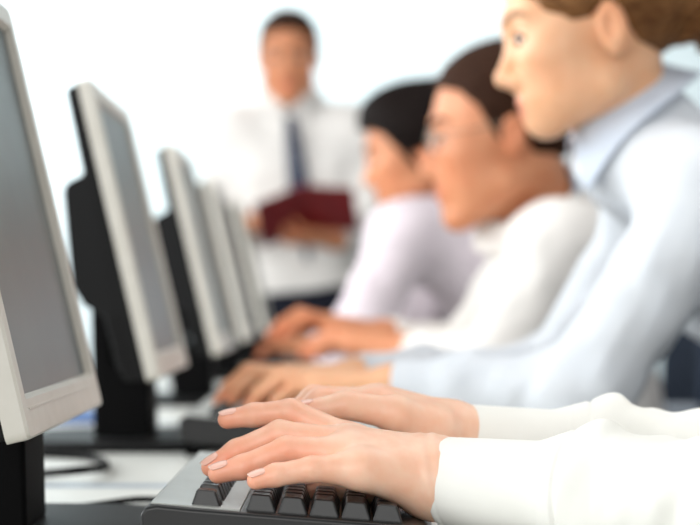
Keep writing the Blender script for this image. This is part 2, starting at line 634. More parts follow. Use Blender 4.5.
mon0 = make_monitor()
mon_labels = ['large sharp silver-framed monitor at the left edge, nearest the viewer',
              'silver-framed monitor second in the row, just behind the nearest monitor',
              'blurred silver monitor third in the row, between second and fourth monitors',
              'blurred grey monitor fourth in the row, one before the last',
              'last and smallest monitor of the row, beside the standing man']
mon_x = [-0.194, -0.198, -0.190, -0.196, -0.196]
for i in range(5):
    o = mon0 if i == 0 else copy_tree(mon0)
    o.location = (mon_x[i], W0 + SP * i, DZ)
    o['label'] = mon_labels[i]
    o.rotation_euler = (0, 0, math.radians(0.6 if i == 0 else 0.3))


# ------------------------------------------------------------------ keyboards
KL, KX0, KX1 = 0.385, -0.125, 0.052     # length along the row, back edge, front edge
KTILT = 4.6


def key_mesh(wy):
    me = bpy.data.meshes.new('key')
    bm = bmesh.new()
    lv = []
    hy, hx = wy / 2, 0.0089
    for z, iy, ix, off in ((0, 0, 0, 0), (0.0015, 0, 0, 0), (0.0100, 0.0024, 0.0030, 0.0008), (0.0108, 0.0034, 0.0040, 0.0008)):
        pts = []
        r = 0.0012
        for cy, cx, a0 in ((hy - iy - r, hx - ix - r, 0), (-(hy - iy - r), hx - ix - r, 90), (-(hy - iy - r), -(hx - ix - r), 180), (hy - iy - r, -(hx - ix - r), 270)):
            for k in range(4):
                a = math.radians(a0 + 30 * k)
                pts.append(bm.verts.new((cx + r * math.sin(a) - off, cy + r * math.cos(a), z)))
        lv.append(pts)
    for a, c in zip(lv, lv[1:]):
        n = len(a)
        for i in range(n):
            bm.faces.new([a[i], a[(i + 1) % n], c[(i + 1) % n], c[i]])
    n = len(lv[-1])
    cv = bm.verts.new((-0.0008, 0, 0.0102))
    for i in range(n):
        bm.faces.new([lv[-1][i], lv[-1][(i + 1) % n], cv])
    bm.faces.new(list(reversed(lv[0])))
    bmesh.ops.recalc_face_normals(bm, faces=bm.faces)
    bm.to_mesh(me); bm.free()
    me.materials.append(M['key'])
    return me


def make_keyboard():
    t = empty('keyboard', (0, 0, DZ), 'x', 'keyboard', 'black keyboards along the desks')
    # case profile in x,z, extruded along y with rounded ends; sits on front edge and back feet
    ta = math.tan(math.radians(KTILT))
    zt = lambda x: 0.0315 + (KX1 - x) * ta          # top surface height above desk
    b = bmesh.new()
    prof = [(KX1, 0.004), (KX1 + 0.002, 0.012), (KX1 + 0.0005, 0.024), (KX1 - 0.006, zt(KX1 - 0.006) - 0.002), (KX1 - 0.012, zt(KX1 - 0.012)),
            (KX0 + 0.030, zt(KX0 + 0.030)), (KX0 + 0.010, zt(KX0 + 0.010) + 0.0005), (KX0 + 0.003, zt(KX0 + 0.003) - 0.0015), (KX0, zt(KX0) - 0.006), (KX0 + 0.001, zt(KX0) - 0.024), (KX0 + 0.012, zt(KX0) - 0.029)]
    prism(b, [Vector((x, 0, z)) for x, z in prof], (0, KL, 0))
    obj('case', b, M['kcase'], t, bevel=0.0035, seg=3)
    b = bmesh.new()
    prism(b, [Vector((x, 0.0045, zt(x) + dz)) for x, dz in ((KX0 + 0.006, .0), (KX0 + 0.006, .0012), (-0.0655, .0010), (-0.0655, -.001))], (0, KL - 0.009, 0))
    obj('top_panel', b, M['kpanel'], t, bevel=0.0005)
    for y in (0.04, KL - 0.06):
        b = bmesh.new(); box(b, KX0 + 0.004, KX0 + 0.024, y, y + 0.025, 0.0, 0.020)
        obj('foot', b, M['black_matte'], t)
    keymeshes = {}
    pitch = 0.0190
    rows = [(-0.0865, [1, 0.75, 1, 1, 1, 1, .4, 1, 1, 1, 1, .4, 1, 1, 1, 1, .3, 1, 1, 1], 'f'),
            (-0.0535, [1] * 13 + [2, -.3, 1, 1, 1], 'n'),
            (-0.0345, [1.5] + [1] * 12 + [1.5, -.3, 1, 1, 1], 'n'),
            (-0.0155, [1.75] + [1] * 11 + [2.25], 'n'),
            (0.0035, [2.25] + [1] * 10 + [2.75, -1.3, 1], 'n'),
            (0.0225, [1.25, 1.25, 1.25, 6.25, 1.25, 1.25, 1.25, 1.25, -.3, 1, 1, 1], 'n')]
    R = Matrix.Rotation(math.radians(KTILT), 4, 'Y')
    for x, ks, kind in rows:
        y = 0.011
        for i, k in enumerate(ks):
            gap = k < 0 or (kind == 'f' and k < 1)
            if gap:
                y += abs(k) * pitch; continue
            wdt = k * pitch - 0.0012
            if y + k * pitch > KL - 0.004: break
            key = round(wdt, 5)
            if key not in keymeshes: keymeshes[key] = key_mesh(wdt)
            ko = bpy.data.objects.new('key', keymeshes[key])
            C.objects.link(ko)
            ko.parent = t
            ko.location = (x, y + k * pitch / 2, zt(x) - 0.0008)
            ko.rotation_euler = R.to_euler()
            y += k * pitch
    b = bmesh.new()
    tube(b, spline([(KX0 + 0.004, 0.345, 0.03), (KX0 - 0.006, 0.355, 0.020), (KX0 - 0.018, 0.405, 0.006), (KX0 - 0.05, 0.425, 0.0035), (KX0 - 0.085, 0.375, 0.0035), (KX0 - 0.12, 0.346, 0.0035), (KX0 - 0.24, 0.346, 0.0035)], 8), 0.0026, 8)
    obj('cable', b, M['black_matte'], t, smooth=True)
    return t


kb0 = make_keyboard()
kb_labels = ['sharp black keyboard under the white-cuffed hands in the foreground',
             'blurred black keyboard under the hands of the woman in pale blue',
             'blurred black keyboard under the hands of the man with glasses',
             'blurred black keyboard in front of the dark-haired person in lilac',
             'black keyboard at the far end of the row, before the last monitor']
for i, (kx, ky) in enumerate(((0, 1.146), (-0.052, 1.99), (-0.02, 2.85), (-0.01, 3.70), (-0.01, 4.55))):
    o = kb0 if i == 0 else copy_tree(kb0)
    o.location = (kx, ky, DZ)
    o['label'] = kb_labels[i]


# ------------------------------------------------------------------ office chairs
def make_chair():
    # faces -x; origin on the floor under the seat
    t = empty('office_chair', (0, 0, 0), 'x', 'chair', 'slate blue office chairs')
    b = bmesh.new()
    pts = []
    for i in range(36):
        a = 2 * math.pi * i / 36
        ca, sa = math.cos(a), math.sin(a)
        pts.append(Vector((0.235 * math.copysign(abs(ca) ** .5, ca), 0.235 * math.copysign(abs(sa) ** .5, sa), 0.39)))
    prism(b, pts, (0, 0, 0.062))
    obj('seat', b, M['chair'], t, bevel=0.022, seg=4)
    # curved backrest: grid with thickness
    b = bmesh.new()
    nu, nv = 12, 12
    fr, bk = [], []
    for j in range(nv + 1):
        v = j / nv
        z = 0.56 + 0.46 * v
        hw = 0.205 * (0.80 + 0.25 * math.sin(math.pi * (0.15 + 0.75 * v)))
        lean = 0.225 + 0.07 * v - 0.03 * math.sin(math.pi * v)
        fr.append([b.verts.new((lean - 0.05 * (2 * i / nu - 1) ** 2, hw * (2 * i / nu - 1), z)) for i in range(nu + 1)])
        bk.append([b.verts.new((lean + 0.052 - 0.05 * (2 * i / nu - 1) ** 2, hw * (2 * i / nu - 1), z)) for i in range(nu + 1)])
    for j in range(nv):
        for i in range(nu):
            b.faces.new([fr[j][i], fr[j][i + 1], fr[j + 1][i + 1], fr[j + 1][i]])
            b.faces.new([bk[j][i], bk[j + 1][i], bk[j + 1][i + 1], bk[j][i + 1]])
    for i in range(nu):
        b.faces.new([fr[0][i], bk[0][i], bk[0][i + 1], fr[0][i + 1]])
        b.faces.new([fr[nv][i], fr[nv][i + 1], bk[nv][i + 1], bk[nv][i]])
    for j in range(nv):
        b.faces.new([fr[j][0], fr[j + 1][0], bk[j + 1][0], bk[j][0]])
        b.faces.new([fr[j][nu], bk[j][nu], bk[j + 1][nu], fr[j + 1][nu]])
    obj('backrest', b, M['chair'], t, bevel=0.016, seg=3)
    b = bmesh.new()
    tube(b, spline([(0.05, 0, 0.375), (0.24, 0, 0.38), (0.315, 0, 0.46), (0.325, 0, 0.62), (0.315, 0, 0.72)], 6), 0.020, 10)
    obj('back_support', b, M['black_matte'], t, smooth=True)
    for s in (-1, 1):
        b = bmesh.new()
        tube(b, spline([(0.06, s * 0.20, 0.380), (0.06, s * 0.275, 0.40), (0.06, s * 0.285, 0.50), (0.05, s * 0.285, 0.675)], 6), 0.016, 10)
        ar = obj('armrest', b, M['black_matte'], t, smooth=True)
        b = bmesh.new(); box(b, -0.09, 0.17, s * 0.285 - 0.034, s * 0.285 + 0.034, 0.672, 0.70)
        obj('arm_pad', b, M['armpad'], ar, bevel=0.010, seg=3)
    b = bmesh.new(); lathe(b, [(0.055, 0.375), (0.055, 0.39)], 20); lathe(b, [(0.018, 0.10), (0.018, 0.376)], 16); lathe(b, [(0.03, 0.09), (0.03, 0.22)], 16)
    obj('gas_column', b, M['black_matte'], t)
    for k in range(5):
        a = 2 * math.pi * k / 5 + 0.3
        b = bmesh.new()
        tube(b, [(0.02 * math.cos(a), 0.02 * math.sin(a), 0.115), (0.28 * math.cos(a), 0.28 * math.sin(a), 0.078)], [0.024, 0.014], 10)
        lg = obj('base_spoke', b, M['black_matte'], t, smooth=True)
        b = bmesh.new()
        for s in (-1, 1):
            cx, cy = 0.285 * math.cos(a), 0.285 * math.sin(a)
            n = Vector((-math.sin(a), math.cos(a), 0))
            tube(b, [Vector((cx, cy, 0.028)) + n * (s * 0.006), Vector((cx, cy, 0.028)) + n * (s * 0.022)], 0.028, 18)
        tube(b, [(0.285 * math.cos(a), 0.285 * math.sin(a), 0.03), (0.28 * math.cos(a), 0.28 * math.sin(a), 0.08)], 0.006, 8)
        obj('caster', b, M['black_matte'], lg)
    return t


# ------------------------------------------------------------------ people
def nrm(v):
    v = np.asarray(v, float)
    return v / np.linalg.norm(v)


FINGERS = [  # local joints (x out along the hand, y towards the thumb, z off the back of the hand), radius
    [((.088, .027, .004), .0112), ((.128, .031, .010), .0088), ((.149, .032, -.007), .0078), ((.161, .0325, -.024), .0066)],
    [((.091, .007, .006), .0112), ((.135, .008, .012), .0090), ((.158, .008, -.007), .0080), ((.171, .008, -.026), .0068)],
    [((.087, -.013, .004), .0108), ((.127, -.016, .008), .0085), ((.150, -.017, -.009), .0076), ((.162, -.017, -.026), .0064)],
    [((.079, -.031, -.002), .0100), ((.109, -.037, .000), .0075), ((.125, -.039, -.012), .0067), ((.136, -.040, -.025), .0057)]]
THUMB = [((.022, .022, -.010), .0150), ((.056, .044, -.018), .0120), ((.084, .050, -.023), .0100), ((.108, .048, -.028), .0078)]


def hand_joints(W, fwd, up, thumb, s=1.0):
    """generic relaxed typing hand: wrist W, direction of the fingers, dorsal direction, thumb side vector"""
    fwd = nrm(fwd)
    th = np.asarray(thumb, float); th = nrm(th - fwd * (th @ fwd))
    up = np.asarray(up, float); up = nrm(up - fwd * (up @ fwd) - th * (up @ th))
    tr = lambda p: np.asarray(W) + s * (fwd * p[0] + th * p[1] + up * p[2])
    fg = [[(tr(p), r * s) for p, r in f] for f in FINGERS]
    tm = [(tr(p), r * s) for p, r in THUMB]
    carp = [tr((.012, y, -.002)) for y in (.014, .005, -.005, -.014)]
    return fg, tm, carp, s


def hand_field(W, J):
    fg, tm, carp, s = J
    palm = [cap(c, f[0][0], .0165 * s, f[0][1] * 1.08) for c, f in zip(carp, fg)]
    palm.append(cap(carp[1], (fg[1][0][0] + fg[2][0][0]) / 2, .0165 * s, .0105 * s))
    palm.append(cap(carp[0], tm[0][0], .017 * s, tm[0][1]))
    palm.append(cap(tm[0][0], tm[1][0], tm[0][1], tm[1][1]))
    P = U(.014 * s, *palm)
    fs = [chain(f, .0035 * s) for f in fg]
    # soft knuckle swellings
    def fingers(Q):
        d = fs[0](Q)
        for g in fs[1:]: d = smin(d, g(Q), .0016 * s)
        return d
    th = chain(tm, .004 * s)
    return U(.0065 * s, P, fingers, th)


def nail_mesh(parent, base, tip_c, dirv, upv, width, length, r, name='fingernail'):
    """curved nail plate hugging the back of a fingertip"""
    f = nrm(dirv); u = np.asarray(upv, float); u = nrm(u - f * (u @ f)); s = np.cross(f, u)
    bm = bmesh.new()
    nu, nv = 10, 12
    g = []
    for j in range(nv + 1):
        t = j / nv
        row = []
        wl = width * (0.90 + 0.12 * math.sin(math.pi * min(t * 1.1, 1)))
        if t > 0.82: wl *= 1 - 0.55 * ((t - 0.82) / 0.18) ** 2
        if t < 0.15: wl *= 0.75 + 0.25 * (t / 0.15)
        for i in range(nu + 1):
            a = (i / nu * 2 - 1)
            ang = a * wl / r
            hgt = r * math.cos(ang * 0.95)
            bend = -0.0012 * (t - 0.3) ** 2 * 2.0
            p = np.asarray(tip_c) + f * (length * (t - 0.55) - 0.0012 * a * a * (t > .5) * (t - .5)) + s * (r * math.sin(ang)) + u * (hgt + 0.0003 + bend)
            row.append(bm.verts.new(Vector(p - np.asarray(base))))
        g.append(row)
    for j in range(nv):
        for i in range(nu):
            fc = bm.faces.new([g[j][i], g[j][i + 1], g[j + 1][i + 1], g[j + 1][i]])
            fc.material_index = 1 if j >= nv - 1 else 0
    bmesh.ops.recalc_face_normals(bm, faces=bm.faces)
    me = bpy.data.meshes.new(name)
    bm.to_mesh(me); bm.free()
    o = link_mesh(name, me, [M['nail'], M['nailtip']], parent)
    md = o.modifiers.new('solid', 'SOLIDIFY'); md.thickness = 0.0006; md.offset = 0.3
    return o


class Head:
    def __init__(s, E, F, L, pitch=0.0, scale=1.0, male=False):
        F = np.asarray(F, float); L = np.asarray(L, float); Uz = np.cross(F, L)
        p = math.radians(pitch)
        s.x = F * math.cos(p) - Uz * math.sin(p)
        s.z = Uz * math.cos(p) + F * math.sin(p)
        s.y = L
        s.E = np.asarray(E, float); s.k = scale; s.male = male
        s.R = np.stack([s.x, s.y, s.z], 1)

    def p(s, a, b, c):
        return s.E + s.k * (s.x * a + s.y * b + s.z * c)

    def front(s, y, z, x0=.14):
        """x of the face surface at y, z in head units"""
        f = s.field()
        xs = np.arange(x0, .02, -.0008)
        P = np.array([s.p(x, y, z) for x in xs], F32)
        d = f(P)
        i = int(np.argmax(d < 0))
        return float(xs[i])

    def loc(s, P):
        return ((P - s.E.astype(F32)) @ s.R.astype(F32)) / s.k

    def e(s, c, r):
        return ell(s.p(*c), np.asarray(r) * s.k, s.R)

    def cp(s, a, b, r1, r2=None):
        return cap(s.p(*a), s.p(*b), r1 * s.k, (r1 if r2 is None else r2) * s.k)

    def field(s):
        k = s.k
        j = 1.12 if s.male else 1.0
        skull = U(.03 * k, s.e((-.010, 0, .043), (.097, .075, .083)), s.e((.030, 0, -.015 if s.male else -.008), (.060, .056 * j, .082 if s.male else .076)))
        cz = -.094 if s.male else -.080
        jaw = U(.02 * k, *[s.cp((.004, sg * .046 * j, -.058), (.066, sg * .014 * j, cz), .019, .016) for sg in (-1, 1)], s.e((.073, 0, cz), (.017, .019 * j, .015)))
        cheek = U(.02 * k, *[s.e((.056, sg * .040, -.012), (.026, .022, .022)) for sg in (-1, 1)], *[s.e((.044, sg * .040, -.044), (.026, .018, .028)) for sg in (-1, 1)])
        brow = U(.01 * k, *[s.cp((.070, sg * .038, .028), (.082, sg * .004, .027), .010, .011) for sg in (-1, 1)])
        a = U(.028 * k, skull, jaw, cheek)
        a = U(.016 * k, a, brow)
        for sg in (-1, 1):     # eye sockets
            a = SUB(a, s.e((.098, sg * .032, .010), (.016, .017, .012)), .014 * k)
        for sg in (-1, 1):     # lids over the eyeballs
            a = U(.005 * k, a, s.e((.0735, sg * .032, .010), (.0135, .0145, .0125)))
        nose = U(.008 * k, s.cp((.083, 0, .014), (.104, 0, -.024), .0075, .0095), s.e((.104, 0, -.027), (.0105, .010, .009)), *[s.e((.094, sg * .012, -.033), (.010, .0075, .0075)) for sg in (-1, 1)])
        a = U(.010 * k, a, nose)
        lips = U(.003 * k, s.e((.087, 0, -.056), (.0115, .021, .0062)), s.e((.0845, 0, -.067), (.0115, .018, .0068)))
        muzzle = s.e((.074, 0, -.056), (.019, .028, .024))
        a = U(.018 * k, a, muzzle)
        a = U(.005 * k, a, lips)
        a = SUB(a, s.cp((.104, -.018, -.0615), (.104, .018, -.0615), .0075), .004 * k)
        for sg in (-1, 1):     # ears
            ez = .002 if s.male else -.005
            ear = s.e((-.008, sg * .078, ez), (.016, .0085, .029))
            ear = SUB(ear, s.e((-.004, sg * .0875, ez + .004), (.0095, .0075, .018)), .004 * k)
            a = U(.008 * k, a, ear)
        return a

    def tint(s, base=None):
        """skin's own colour: lips, cheeks and ears a little redder"""
        def f(P):
            q = s.loc(P)
            c = np.ones((len(P), 3), F32)
            def blob(c0, r):
                d = (q - np.asarray(c0, F32)) / np.asarray(r, F32)
                return np.clip(1.15 - np.sqrt(np.einsum('ij,ij->i', d, d)), 0, 1)
            lip = np.maximum(blob((.094, 0, -.056), (.016, .022, .008)), blob((.092, 0, -.067), (.016, .019, .008)))
            lip = np.clip(lip * 2.2, 0, 1)
            c *= 1 - lip[:, None] * (1 - np.array([0.90, 0.58, 0.60], F32))
            for sg in (-1, 1):
                ch = blob((.06, sg * .045, -.03), (.035, .03, .03)) * 0.8
                c *= 1 - ch[:, None] * (1 - np.array([1.0, 0.88, 0.86], F32))
                er = np.clip(blob((-.008, sg * .08, .003), (.022, .013, .034)) * 1.5, 0, 1)
                c *= 1 - er[:, None] * (1 - np.array([1.0, 0.86, 0.80], F32))
            return c
        return f

    def hair(s, style):
        k = s.k
        th = {'short': .011, 'pulled': .012, 'dark_up': .020}[style]
        sk = s.e((-.012, 0, .045), (.097 + th, .075 + th * .8, .083 + th))
        if style == 'short':
            xs = [-.13, -.06, -.035, -.012, -.005, .012, .035, .060, .085, .12]
            hz = [-.045, -.050, -.03, .034, .0, -.005, .045, .072, .082, .085]
        elif style == 'pulled':
            xs = [-.13, -.06, -.036, -.010, .010, .030, .055, .075, .090, .12]
            hz = [-.045, -.040, -.02, .028, .012, .012, .030, .058, .078, .085]
        else:
            xs = [-.13, -.06, -.036, -.010, .010, .030, .055, .075, .090, .12]
            hz = [-.060, -.075, -.075, -.065, -.04, .005, .045, .068, .076, .08]
        def f(P):
            q = s.loc(P)
            d = sk(P)
            m = (np.interp(q[:, 0], xs, hz) - q[:, 2]) * 0.6 * k
            wv = .0030 * k * vnoise(q, (10, 70, 70)) + .0018 * k * vnoise(q, (20, 150, 150))
            d = -smin(-d, -m, .008 * k) + wv
            if style == 'pulled':
                bun = s.e((-.122, 0, -.004), (.036, .040, .038))(P) + .004 * k * np.sin((q[:, 2] * 2 + q[:, 0]) * 140)
                d = smin(d, bun, .018 * k)
            if style == 'dark_up':
                bun = s.e((-.085, 0, .072), (.060, .062, .060))(P) + .004 * k * vnoise(q, (40, 40, 40))
                d = smin(d, bun, .03 * k)
                d = smin(d, s.e((.035, 0, .098), (.05, .062, .036))(P), .03 * k)
            return d
        return f


def torso_prims(P, infl, female):
    L = P['L']
    out = []
    pw, ww, cw = (.082, .052, .070) if female else (.080, .068, .088)
    pr, wr, cr = (.100, .080, .092) if female else (.098, .092, .102)
    pr += infl; wr += infl; cr += infl
    for sgn in (-1, 0, 1):
        out.append(cap(P['pelvis'] + L * sgn * pw, P['waist'] + L * sgn * ww, pr, wr))
        out.append(cap(P['waist'] + L * sgn * ww, P['chest'] + L * sgn * cw, wr, cr))
    for nm, sg in (('sh_l', 1), ('sh_r', -1)):
        S = P[nm]
        out.append(cap(P['chest'] + L * sg * cw, S - L * sg * .02, cr * .82, .058 + infl))
        out.append(cap(P['neck'], S, .050 + infl * .6, .052 + infl))
    out.append(cap(P['chest'], P['neck'], cr * .8, .058 + infl * .6))
    if female:
        for sg in (-1, 1):
            out.append(ell(P['chest'] + P['F'] * .075 + L * sg * .065, (.058 + infl,) * 3))
    return out


def build_person(label, P, skin, shirt, trouser, hair_style, hair_mat, shoe=True, res=0.0042, female=False, group=None, collar_mat=None, hand_res=None, nails=False, skip_head=False):
    base = np.array([P['pelvis'][0], P['pelvis'][1], 0.0])
    H = P['head']
    F, L = P['F'], P['L']
    hs = P.get('hand_scale', 1.0)
    UP = np.array([0, 0, 1.0])
    # ---------------- skin
    neck_top = H.p(-.018, 0, -.035)
    nr = .045 if female else .057
    tors = U(.04, *torso_prims(P, -.014, female))
    neck = cap(neck_top, P['neck'] + UP * .0, nr * H.k * 1.0, nr * 1.08)
    trap = U(.03, *[cap(P['neck'] - UP * .008, P[n] - UP * .006, .034, .040) for n in ('sh_l', 'sh_r')])
    head = H.field()
    arms = []; hands = []; joints = {}
    for sd, sg in (('l', 1), ('r', -1)):
        S, Eb, Wr = P['sh_' + sd], P['el_' + sd], P['wr_' + sd]
        ar = .046 if not female else .040
        arms.append(U(.02, cap(S, Eb, ar, ar * .85), cap(Eb, Wr, ar * .86, .025 * hs)))
        J = P.get('hand_' + sd)
        if J is None:
            J = hand_joints(Wr, P.get('hdir_' + sd, nrm(Wr - Eb) * 0.6 + F * 0.4), P.get('hup_' + sd, UP), -L * sg, hs)
        joints[sd] = J
        hands.append(hand_field(Wr, J))
    legs = []
    for sd in ('l', 'r'):
        hp, kn, an, toe = P['hip_' + sd], P['kn_' + sd], P['an_' + sd], P['toe_' + sd]
        legs.append(U(.03, cap(hp, kn, .070, .050), cap(kn, an, .050, .036)))
        legs.append(cap(an, toe, .034, .026))
    bodyf = U(.018, U(.03, tors, trap, neck), *arms, *legs)
    parts = []

    def bounds(pts, m):
        pts = np.array(pts)
        return pts.min(0) - m, pts.max(0) + m
    allp = [P['pelvis'] + L * .09, P['pelvis'] - L * .09] + [P[k] for k in P if k[:3] in ('sh_', 'el_', 'wr_', 'hip', 'kn_', 'an_', 'toe')]
    if hand_res:
        full = U(.012, U(.02, bodyf, head))
        lo, hi = bounds(allp + [H.p(0, 0, 0)], .20)
        parts.append(polygonize(full, lo, hi, res))
        for sd, hf, ar in zip('lr', hands, arms):
            Wr, Eb = P['wr_' + sd], P['el_' + sd]
            cut = Wr + (Eb - Wr) * 0.45
            g = U(.018, hf, ar)
            g = INT(g, plane(cut, Eb - Wr), .0)
            pts = [p for f in joints[sd][0] for p, r in f] + [p for p, r in joints[sd][1]] + [Wr, cut]
            cr = P.get('crease_' + sd)
            gg = (lambda gf, crs: (lambda Q: gf(Q) + crs(Q)))(g, cr) if cr else g
            lo, hi = bounds(pts, .032)
            parts.append(polygonize(gg, lo, hi, hand_res))
    else:
        full = U(.018, U(.022, bodyf, head), *hands)
        pts = allp + [p for sd in 'lr' for f in joints[sd][0] for p, r in f]
        lo, hi = bounds(pts + [H.p(0, 0, 0)], .20)
        parts.append(polygonize(full, lo, hi, res))
    ht = H.tint()
    tips = [f[3][0] for sd in 'lr' for f in joints[sd][0]] + [joints[sd][1][3][0] for sd in 'lr']
    kn = [f[1][0] for sd in 'lr' for f in joints[sd][0]] + [f[0][0] for sd in 'lr' for f in joints[sd][0]]

    def tint(V):
        c = ht(V)
        for p in tips:
            d = np.linalg.norm(V - p.astype(F32), axis=1)
            a = np.clip(1 - d / .020, 0, 1)[:, None]
            c = c * (1 - a * (1 - np.array([1.0, .80, .76], F32)))
        for sd in 'lr':
            for f in joints[sd][0]:
                m0, m1 = f[0][0].astype(F32), f[3][0].astype(F32)
                ax_ = m1 - m0
                t = np.clip(((V - m0) @ ax_) / float(ax_ @ ax_), 0, 1)
                dd_ = np.linalg.norm(V - m0 - t[:, None] * ax_, axis=1)
                a = (np.clip(t * 1.3, 0, 1) * np.clip(1.6 - dd_ / .02, 0, 1))[:, None] * .75
                c = c * (1 - a * (1 - np.array([.99, .84, .80], F32)))
        for p in kn:
            d = np.linalg.norm(V - p.astype(F32), axis=1)
            a = np.clip(1 - d / .016, 0, 1)[:, None] * .8
            c = c * (1 - a * (1 - np.array([1.0, .88, .84], F32)))
        return c
    me = np_mesh('person', parts, base, tint)
    body = link_mesh('person', me, M[skin], None, tuple(base))
    tag(body, label, 'person', group)

    # ---------------- shirt
    infl = P.get('shirt_infl', .010)
    tp = U(.05, *torso_prims(P, infl, female))
    lowcut = plane(P['pelvis'] + (P['waist'] - P['pelvis']) * P.get('hem', 0.35), -(P['waist'] - P['pelvis']))
    tp = INT(tp, lowcut, .006)
    ax = nrm(P['waist'] - P['chest'])
    tp = (lambda g: (lambda Q: g(Q) + .007 * vnoise(Q, (9, 14, 22)) + .004 * vnoise(Q, (22, 30, 34))))(tp)
    sleeves = []
    for sd in 'lr':
        S, Eb, Wr = P['sh_' + sd], P['el_' + sd], P['wr_' + sd]
        ar = (.046 if not female else .040)
        d = nrm(Wr - Eb)
        cl = P.get('cuff_len', .065)
        cs = Wr - d * cl
        rc = P.get('cuff_r', .0315 * hs)
        fold = P.get('fold', 1.0)
        up = U(.03, cap(S, Eb, ar + infl + .008, ar + infl + .003), cap(Eb, cs - d * .004, ar * .95 + infl, rc + .009))
        eb = Eb.copy(); dd = d.copy(); up_d = nrm(Eb - S)
        def fup(Q, up=up, eb=eb, dd=dd, cs=cs, fold=fold):
            r = up(Q)
            t = (Q - cs.astype(F32)) @ (-dd).astype(F32)
            # cross folds along the sleeve plus soft long ones
            b1, b2 = _perp(dd)
            u1 = (Q - cs.astype(F32)) @ b1.astype(F32); u2 = (Q - cs.astype(F32)) @ b2.astype(F32)
            n = vnoise(np.stack([t * 28 + u1 * 16, u1 * 22, u2 * 22], 1), (1, 1, 1))
            n2 = vnoise(np.stack([t * 60 - u1 * 25, u1 * 30 + 7, u2 * 30], 1), (1, 1, 1))
            return r + fold * (.011 * n + .005 * n2) * np.clip(t / .03 + .2, 0.0, 1.0)
        cuff = INT(INT(cap(cs - d * .02, Wr + d * .05, rc + .0025, rc), plane(Wr - d * .0, d), .0015), plane(cs - d * .004, -d), .002)
        sl = U(.006, fup, cuff)
        if hand_res:
            sl = SUB(sl, cap(Wr - d * .030, Wr + d * .03, rc - .0030), .001)
            def seam(Q, g=sl, c0=cs, e0=Wr, dv=-d):
                t = (Q - c0.astype(F32)) @ dv.astype(F32)
                t2 = (Q - e0.astype(F32)) @ dv.astype(F32)
                return g(Q) + .0016 * np.exp(-((t - .002) / .0016) ** 2) + .0005 * np.exp(-((t2 - .006) / .0009) ** 2) + .0004 * np.exp(-((t2 - .075) / .0009) ** 2)
            sl = seam
        pl = plane(Wr, d)
        sl = INT(sl, pl, .0022)
        sleeves.append(sl)
    nd = nrm(neck_top - P['neck'])
    if 'collar_axis' in P:
        nd = nrm(P['collar_axis'])
    nc = P.get('collar_at', P['neck'])
    hole = cap(nc + nd * .060 + F * .004, nc + nd * .20, nr * 1.08 + .016, nr * 1.3 + .01)
    st = SUB(tp, hole, .006)
    # open collar notch at the throat
    st = SUB(st, cap(P['neck'] + F * (nr + .03) + UP * .0, P['neck'] + F * (nr + .035) + UP * .06, P.get('notch', .022)), .01)
    sf = U(.028, st, *sleeves)
    lo, hi = bounds([P[k] for k in P if k[:3] in ('sh_', 'el_', 'wr_')] + [P['pelvis'] + L * .1, P['pelvis'] - L * .1, P['neck']], .14)
    sparts = []
    if hand_res:
        rest = sf
        for sl, sd in zip(sleeves, 'lr'):
            Eb, Wr = P['el_' + sd], P['wr_' + sd]
            pts = [Wr, Eb]
            slo, shi = bounds(pts, .075)
            dd = nrm(Eb - Wr)
            sparts.append(polygonize(INT(sl, plane(Eb + dd * .03, dd), .0), slo, shi, .0012, project=2))
            rest = SUB(rest, cap(Wr - dd * .2, Eb - dd * .06, .085), .0)
        sparts.append(polygonize(rest, lo, hi, .0045, project=1))
    else:
        sparts.append(polygonize(sf, lo, hi, res, project=1))
    link_mesh('shirt', np_mesh('shirt', sparts, base), M[shirt], body)

    # ---------------- collar
    b = bmesh.new()
    n1 = nrm(F - nd * (F @ nd)); n2 = np.cross(nd, n1)
    seg = 40
    ck = P.get('collar_k', 1.0)
    rings = []
    r0 = nr * 1.08 + .006
    gap = P.get('collar_gap', 0.30)
    for lvl in range(5):
        row = []
        for i in range(seg + 1):
            a = gap + (2 * math.pi - 2 * gap) * i / seg
            c, s_ = math.cos(a), math.sin(a)
            front = max(0.0, c) ** 2
            hgt, rad = [(-.006, r0 + .006), (.034 - .012 * front, r0 + .005), (.037 - .012 * front, r0 + .010), (.037 - (.018 + .010 * front) * ck, r0 + .022), (.037 - (.038 + .026 * front) * ck, r0 + .036 * ck)][lvl]
            q = nc + nd * (hgt + P.get('collar_up', .030)) + n1 * (rad * c) + n2 * (rad * s_)
            row.append(b.verts.new(Vector(q - base)))
        rings.append(row)
    for a_, c_ in zip(rings, rings[1:]):
        for i in range(seg):
            b.faces.new([a_[i], a_[i + 1], c_[i + 1], c_[i]])
    co = obj('collar', b, M[collar_mat or shirt], body, smooth=True)
    md = co.modifiers.new('solid', 'SOLIDIFY'); md.thickness = 0.0025; md.offset = 0
    md = co.modifiers.new('sub', 'SUBSURF'); md.levels = 1; md.render_levels = 1

    # ---------------- trousers and shoes
    tl = []; tt = []
    for sgn in (-1, 0, 1):
        tt.append(cap(P['pelvis'] + L * sgn * .075, P['pelvis'] + (P['waist'] - P['pelvis']) * .55 + L * sgn * .062, .107, .093))
    for sd in 'lr':
        hp, knp, an = P['hip_' + sd], P['kn_' + sd], P['an_' + sd]
        tl.append(U(.03, cap(hp, knp, .090, .066), cap(knp, an + UP * .03, .066, .050)))
    tf = INT(U(.04, *tt), plane(P['pelvis'] + (P['waist'] - P['pelvis']) * .5, P['waist'] - P['pelvis']), .006)
    tf = U(.035, tf, *tl)
    tf = INT(tf, plane(np.array([0, 0, .055]), (0, 0, -1)), .004)
    tf = (lambda g: (lambda Q: g(Q) + .006 * vnoise(Q, (12, 12, 18))))(tf)
